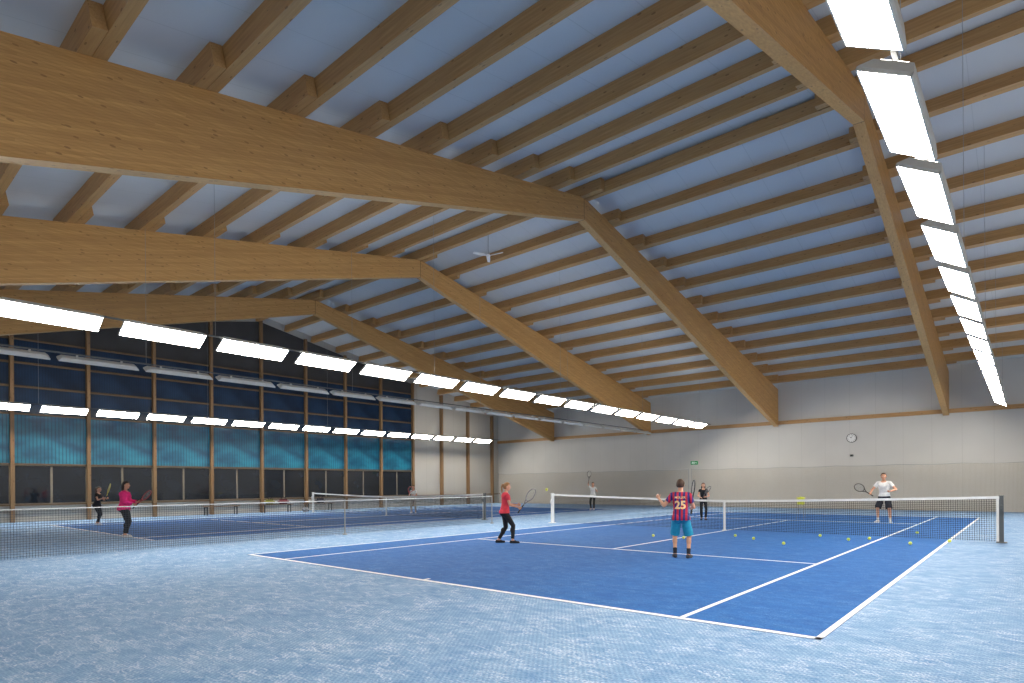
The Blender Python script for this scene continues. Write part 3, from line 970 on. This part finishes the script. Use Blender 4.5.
    for sd_, (gc, a, nn) in grips.items():
        rc = cl.get('racket_' + sd_)
        if rc:
            z = (MW.to_3x3() @ a).normalized(); x = (MW.to_3x3() @ nn); x = (x - z * x.dot(z)).normalized()
            fa = pose.get('face_' + sd_, 0)
            x = Matrix.Rotation(fa, 3, z) @ x
            y = z.cross(x)
            R = Matrix((x, y, z)).transposed().to_4x4()
            racket(Matrix.Translation(MW @ (gc + off)) @ R, rc[0], rc[1])
    return body, shirt, off, bend

def cloth(c, r=.85): return mat("fabric", c, r, .12, 14)
F_black = cloth((24, 24, 30)); F_white = cloth((225, 225, 222)); F_navy = cloth((28, 30, 42)); F_pink = cloth((248, 50, 132))
F_red = cloth((214, 60, 76)); F_teal = cloth((34, 150, 184)); F_shoe_w = cloth((220, 222, 225)); F_shoe_d = cloth((60, 62, 72)); F_cream = cloth((205, 195, 180))
H_brown = mat("hair_brown", (70, 46, 32), .6, .3, 30); H_blond = mat("hair_blond", (150, 108, 66), .6, .3, 30); H_dark = mat("hair_dark", (36, 27, 24), .6, .3, 30)
M_j, nt, b = new_mat("striped_jersey")
tc = N(nt, "ShaderNodeTexCoord"); sp = N(nt, "ShaderNodeSeparateXYZ"); nt.links.new(tc.outputs["Object"], sp.inputs[0])
fr = math_node(nt, 'FRACT', math_node(nt, 'DIVIDE', math_node(nt, 'ADD', sp.outputs[0], 1.022), .09))
st = math_node(nt, 'LESS_THAN', fr, .5)
nt.links.new(mix_col(nt, st, lin((186, 34, 60)), lin((36, 46, 118))), b.inputs["Base Color"]); b.inputs["Roughness"].default_value = .8

PI = math.pi
pose = dict(foot_r=(.16, -.02, 0, -.25), foot_l=(-.13, .06, 0, .2), hip=.90, lean=.05, twist=0.05, head_yaw=-.2,
            hand_l=(-.48, .14, 1.33), pole_l=(-.4, -.3, -1), palm_l=(0, 1, .2),
            hand_r=(.20, .36, 1.14), pole_r=(.5, -.5, -.8), racket_r=(.05, .4, 1), face_r=PI/2)
boy, shirt, off, bend = person((-5.04, 10.8, .004), 1.53, .35, pose,
    dict(top=M_j, legs=('shorts', F_teal, .93), sleeve=.62, shoe=F_shoe_d, sock=(.72, F_navy), hair=H_brown, hem=.86,
         racket_r=((40, 40, 46), "dark tennis racket held up by the boy in striped jersey")),
    "person in red-blue striped jersey number 25, teal shorts, back turned", voxel=.007)
def back_text(txt, size, zc, m, name, bold=0.0):
    cu = bpy.data.curves.new("txt", 'FONT'); cu.body = txt; cu.size = size; cu.align_x = 'CENTER'; cu.align_y = 'CENTER'; cu.offset = bold
    to = bpy.data.objects.new("txt", cu); COL.objects.link(to)
    bpy.context.view_layer.update()
    me = bpy.data.meshes.new_from_object(to.evaluated_get(bpy.context.evaluated_depsgraph_get()))
    bpy.data.objects.remove(to)
    g = bmesh.new(); g.from_mesh(me)
    bmesh.ops.triangulate(g, faces=g.faces[:])
    bmesh.ops.subdivide_edges(g, edges=[e for e in g.edges if e.calc_length() > .02], cuts=3)
    bmesh.ops.triangulate(g, faces=g.faces[:])
    s2 = bmesh.new(); s2.from_mesh(shirt.data); bvh = BVHTree.FromBMesh(s2)
    for v in g.verts:
        x, z = v.co.x, v.co.y + zc
        h = bvh.ray_cast(V((x, -1.0, z)), V((0, 1, 0)))
        y = h[0].y if h[0] else -.13
        v.co = V((x, y - .006, z))
    s2.free()
    o = obj_from_bm(name, g, [m]); par(o, boy)
M_num = mat("jersey_print", (244, 206, 150), .7, .03)
back_text("25", .24, 1.15, M_num, "jersey_number", .008)
back_text("MÜLLER", .065, 1.32, M_num, "jersey_name", .001)

pose = dict(foot_r=(.12, .20, 0, -.1), foot_l=(-.12, -.18, 0, .1), hip=.885, lean=.08, head_pitch=.05,
            hand_r=(.14, .36, 1.06), pole_r=(.4, -.5, -1), racket_r=(.1, .35, .5), face_r=0.3,
            hand_l=(-.05, .36, 1.12), pole_l=(-.5, -.3, -1), palm_l=(1, 0, 0), curl=(40, 40, 30))
person((-9.7, 11.0, .004), 1.52, -.75, pose,
    dict(top=F_red, legs=('pants', F_black), sleeve=.55, shoe=F_black, hair=H_blond, hair_style='ponytail', hem=.88,
         racket_r=((120, 120, 126), "silver tennis racket held in front of the girl")),
    "person in red shirt and black leggings holding a racket forward", voxel=.007, female=True)

pose = dict(foot_r=(.19, .03, 0, -.3), foot_l=(-.17, -.03, 0, .3), hip=.91, lean=.10, head_yaw=.1,
            hand_r=(.34, .32, 1.08), pole_r=(.8, -.4, -.8), racket_r=(.55, .4, .45), face_r=.3,
            hand_l=(-.26, .30, 1.12), pole_l=(-.8, -.5, -.4), palm_l=(.6, 0, 1), curl=(35, 40, 30))
person((-3.8, 24.3, .008), 1.76, PI - .05, pose,
    dict(top=F_white, legs=('shorts', F_navy, .95), sleeve=.6, shoe=F_shoe_w, sock=(.75, F_white), hair=H_brown, hem=.92,
         racket_r=((60, 50, 40), "tennis racket in the coach's hand")),
    "person in white T-shirt and dark shorts facing the net with racket", voxel=.009)

pose = dict(foot_r=(.13, .05, 0, -.2), foot_l=(-.13, -.04, 0, .2), hip=.92, lean=.05,
            hand_r=(.22, .30, 1.06), pole_r=(.5, -.7, -.6), racket_r=(.1, .5, .5), face_r=.4,
            hand_l=(-.12, .32, 1.10), pole_l=(-.5, -.6, -.8), palm_l=(1, 0, .3), curl=(40, 40, 30))
person((-19.8, 5.84, .0), 1.62, -.55, pose,
    dict(top=F_pink, legs=('pants', F_black), sleeve=2, shoe=F_shoe_w, hair=H_dark, hair_style='long', hem=.86, bulk=.024,
         racket_r=((170, 60, 60), "red tennis racket held by the woman in pink")),
    "person in pink long-sleeved top and black trousers with a racket", voxel=.009, female=True)
pose = dict(foot_r=(.11, .12, 0, -.1), foot_l=(-.10, -.10, 0, .1), hip=.90, lean=.12,
            hand_r=(.14, .42, 1.25), pole_r=(.5, -.4, -1), racket_r=(0, .3, .9), face_r=.3,
            hand_l=(-.10, .40, 1.22), pole_l=(-.5, -.4, -1), palm_l=(1, 0, 0), curl=(40, 40, 30))
person((-27.2, 7.1, .004), 1.50, -.9, pose,
    dict(top=F_black, legs=('pants', F_black), sleeve=.5, shoe=F_shoe_w, hair=H_brown, hair_style='ponytail', hem=.88,
         racket_r=((220, 200, 80), "tennis racket held up by the girl in black")),
    "person in black outfit holding a racket in ready position", voxel=.011, female=True)
pose = dict(foot_r=(.09, 0, 0, -.2), foot_l=(-.09, .03, 0, .2), hip=.925,
            hand_r=(.12, .28, 1.06), pole_r=(.8, -.4, -.6), racket_r=(-.5, .3, .8), face_r=.3,
            hand_l=(-.08, .28, 1.10), pole_l=(-.8, -.4, -.5), palm_l=(1, 0, .2), curl=(40, 40, 30))
person((-9.6, 22.6, .004), 1.45, PI + .5, pose,
    dict(top=F_black, legs=('pants', F_black), sleeve=.4, shoe=F_shoe_d, hair=H_dark, hair_style='long', hem=.88,
         racket_r=((60, 60, 66), "dark tennis racket held across the girl's front")),
    "person in black top and black trousers standing behind the net", voxel=.011, female=True)
pose = dict(foot_r=(.14, -.06, 0, -.2), foot_l=(-.10, .14, 0, .2), hip=.91, lean=-.05,
            hand_r=(.22, .12, 1.82), pole_r=(.8, -.5, .1), racket_r=(-.1, .1, 1), face_r=.3,
            hand_l=(-.30, .30, 1.25), pole_l=(-.5, -.4, -1), palm_l=(0, 0, 1))
person((-18.4, 28.3, .004), 1.55, PI + .3, pose,
    dict(top=F_white, legs=('pants', F_black), sleeve=.6, shoe=F_shoe_w, hair=H_brown, hair_style='ponytail', hem=.88,
         racket_r=((40, 40, 46), "dark racket raised overhead by the player in white")),
    "person in white T-shirt and black trousers raising a racket overhead", voxel=.011, female=True)
pose = dict(foot_r=(.13, .04, 0, -.2), foot_l=(-.12, 0, 0, .2), hip=.91, lean=.08,
            hand_r=(.20, .36, 1.15), pole_r=(.5, -.4, -1), racket_r=(-.4, .4, .7), face_r=.3,
            hand_l=(-.10, .34, 1.15), pole_l=(-.5, -.4, -1), palm_l=(1, 0, 0), curl=(40, 40, 30))
person((-24.2, 20.3, .004), 1.45, PI + .6, pose,
    dict(top=F_white, legs=('pants', F_cream), sleeve=.6, shoe=F_shoe_w, hair=H_brown, hair_style='bun', hem=.86,
         racket_r=((190, 60, 60), "red racket held by the player in white")),
    "person in white T-shirt and beige trousers waiting behind the net", voxel=.011, female=True)

# ------------------------------------------------------------------ world & camera
w = bpy.data.worlds.new("World"); bpy.context.scene.world = w; w.use_nodes = True
bg = w.node_tree.nodes["Background"]
bg.inputs[0].default_value = (1.0, 0.97, 0.93, 1); bg.inputs[1].default_value = 0.5

cam = bpy.data.cameras.new("Camera"); co = bpy.data.objects.new("Camera", cam); COL.objects.link(co)
cam.sensor_width = 36; cam.lens = 36 * 600 / 1024
cam.shift_y = 143.5 / 1024
cam.clip_end = 300; cam.clip_start = .05
R = Matrix.Rotation(math.radians(40.7), 4, 'Z') @ Matrix.Rotation(math.radians(90), 4, 'X') @ Matrix.Rotation(math.radians(-.43), 4, 'Z')
co.matrix_world = Matrix.Translation((0, 0, 1.42)) @ R
bpy.context.scene.camera = co
sc = bpy.context.scene
sc.view_settings.view_transform = 'Standard'
sc.view_settings.look = 'None'
sc.view_settings.exposure = 0.0
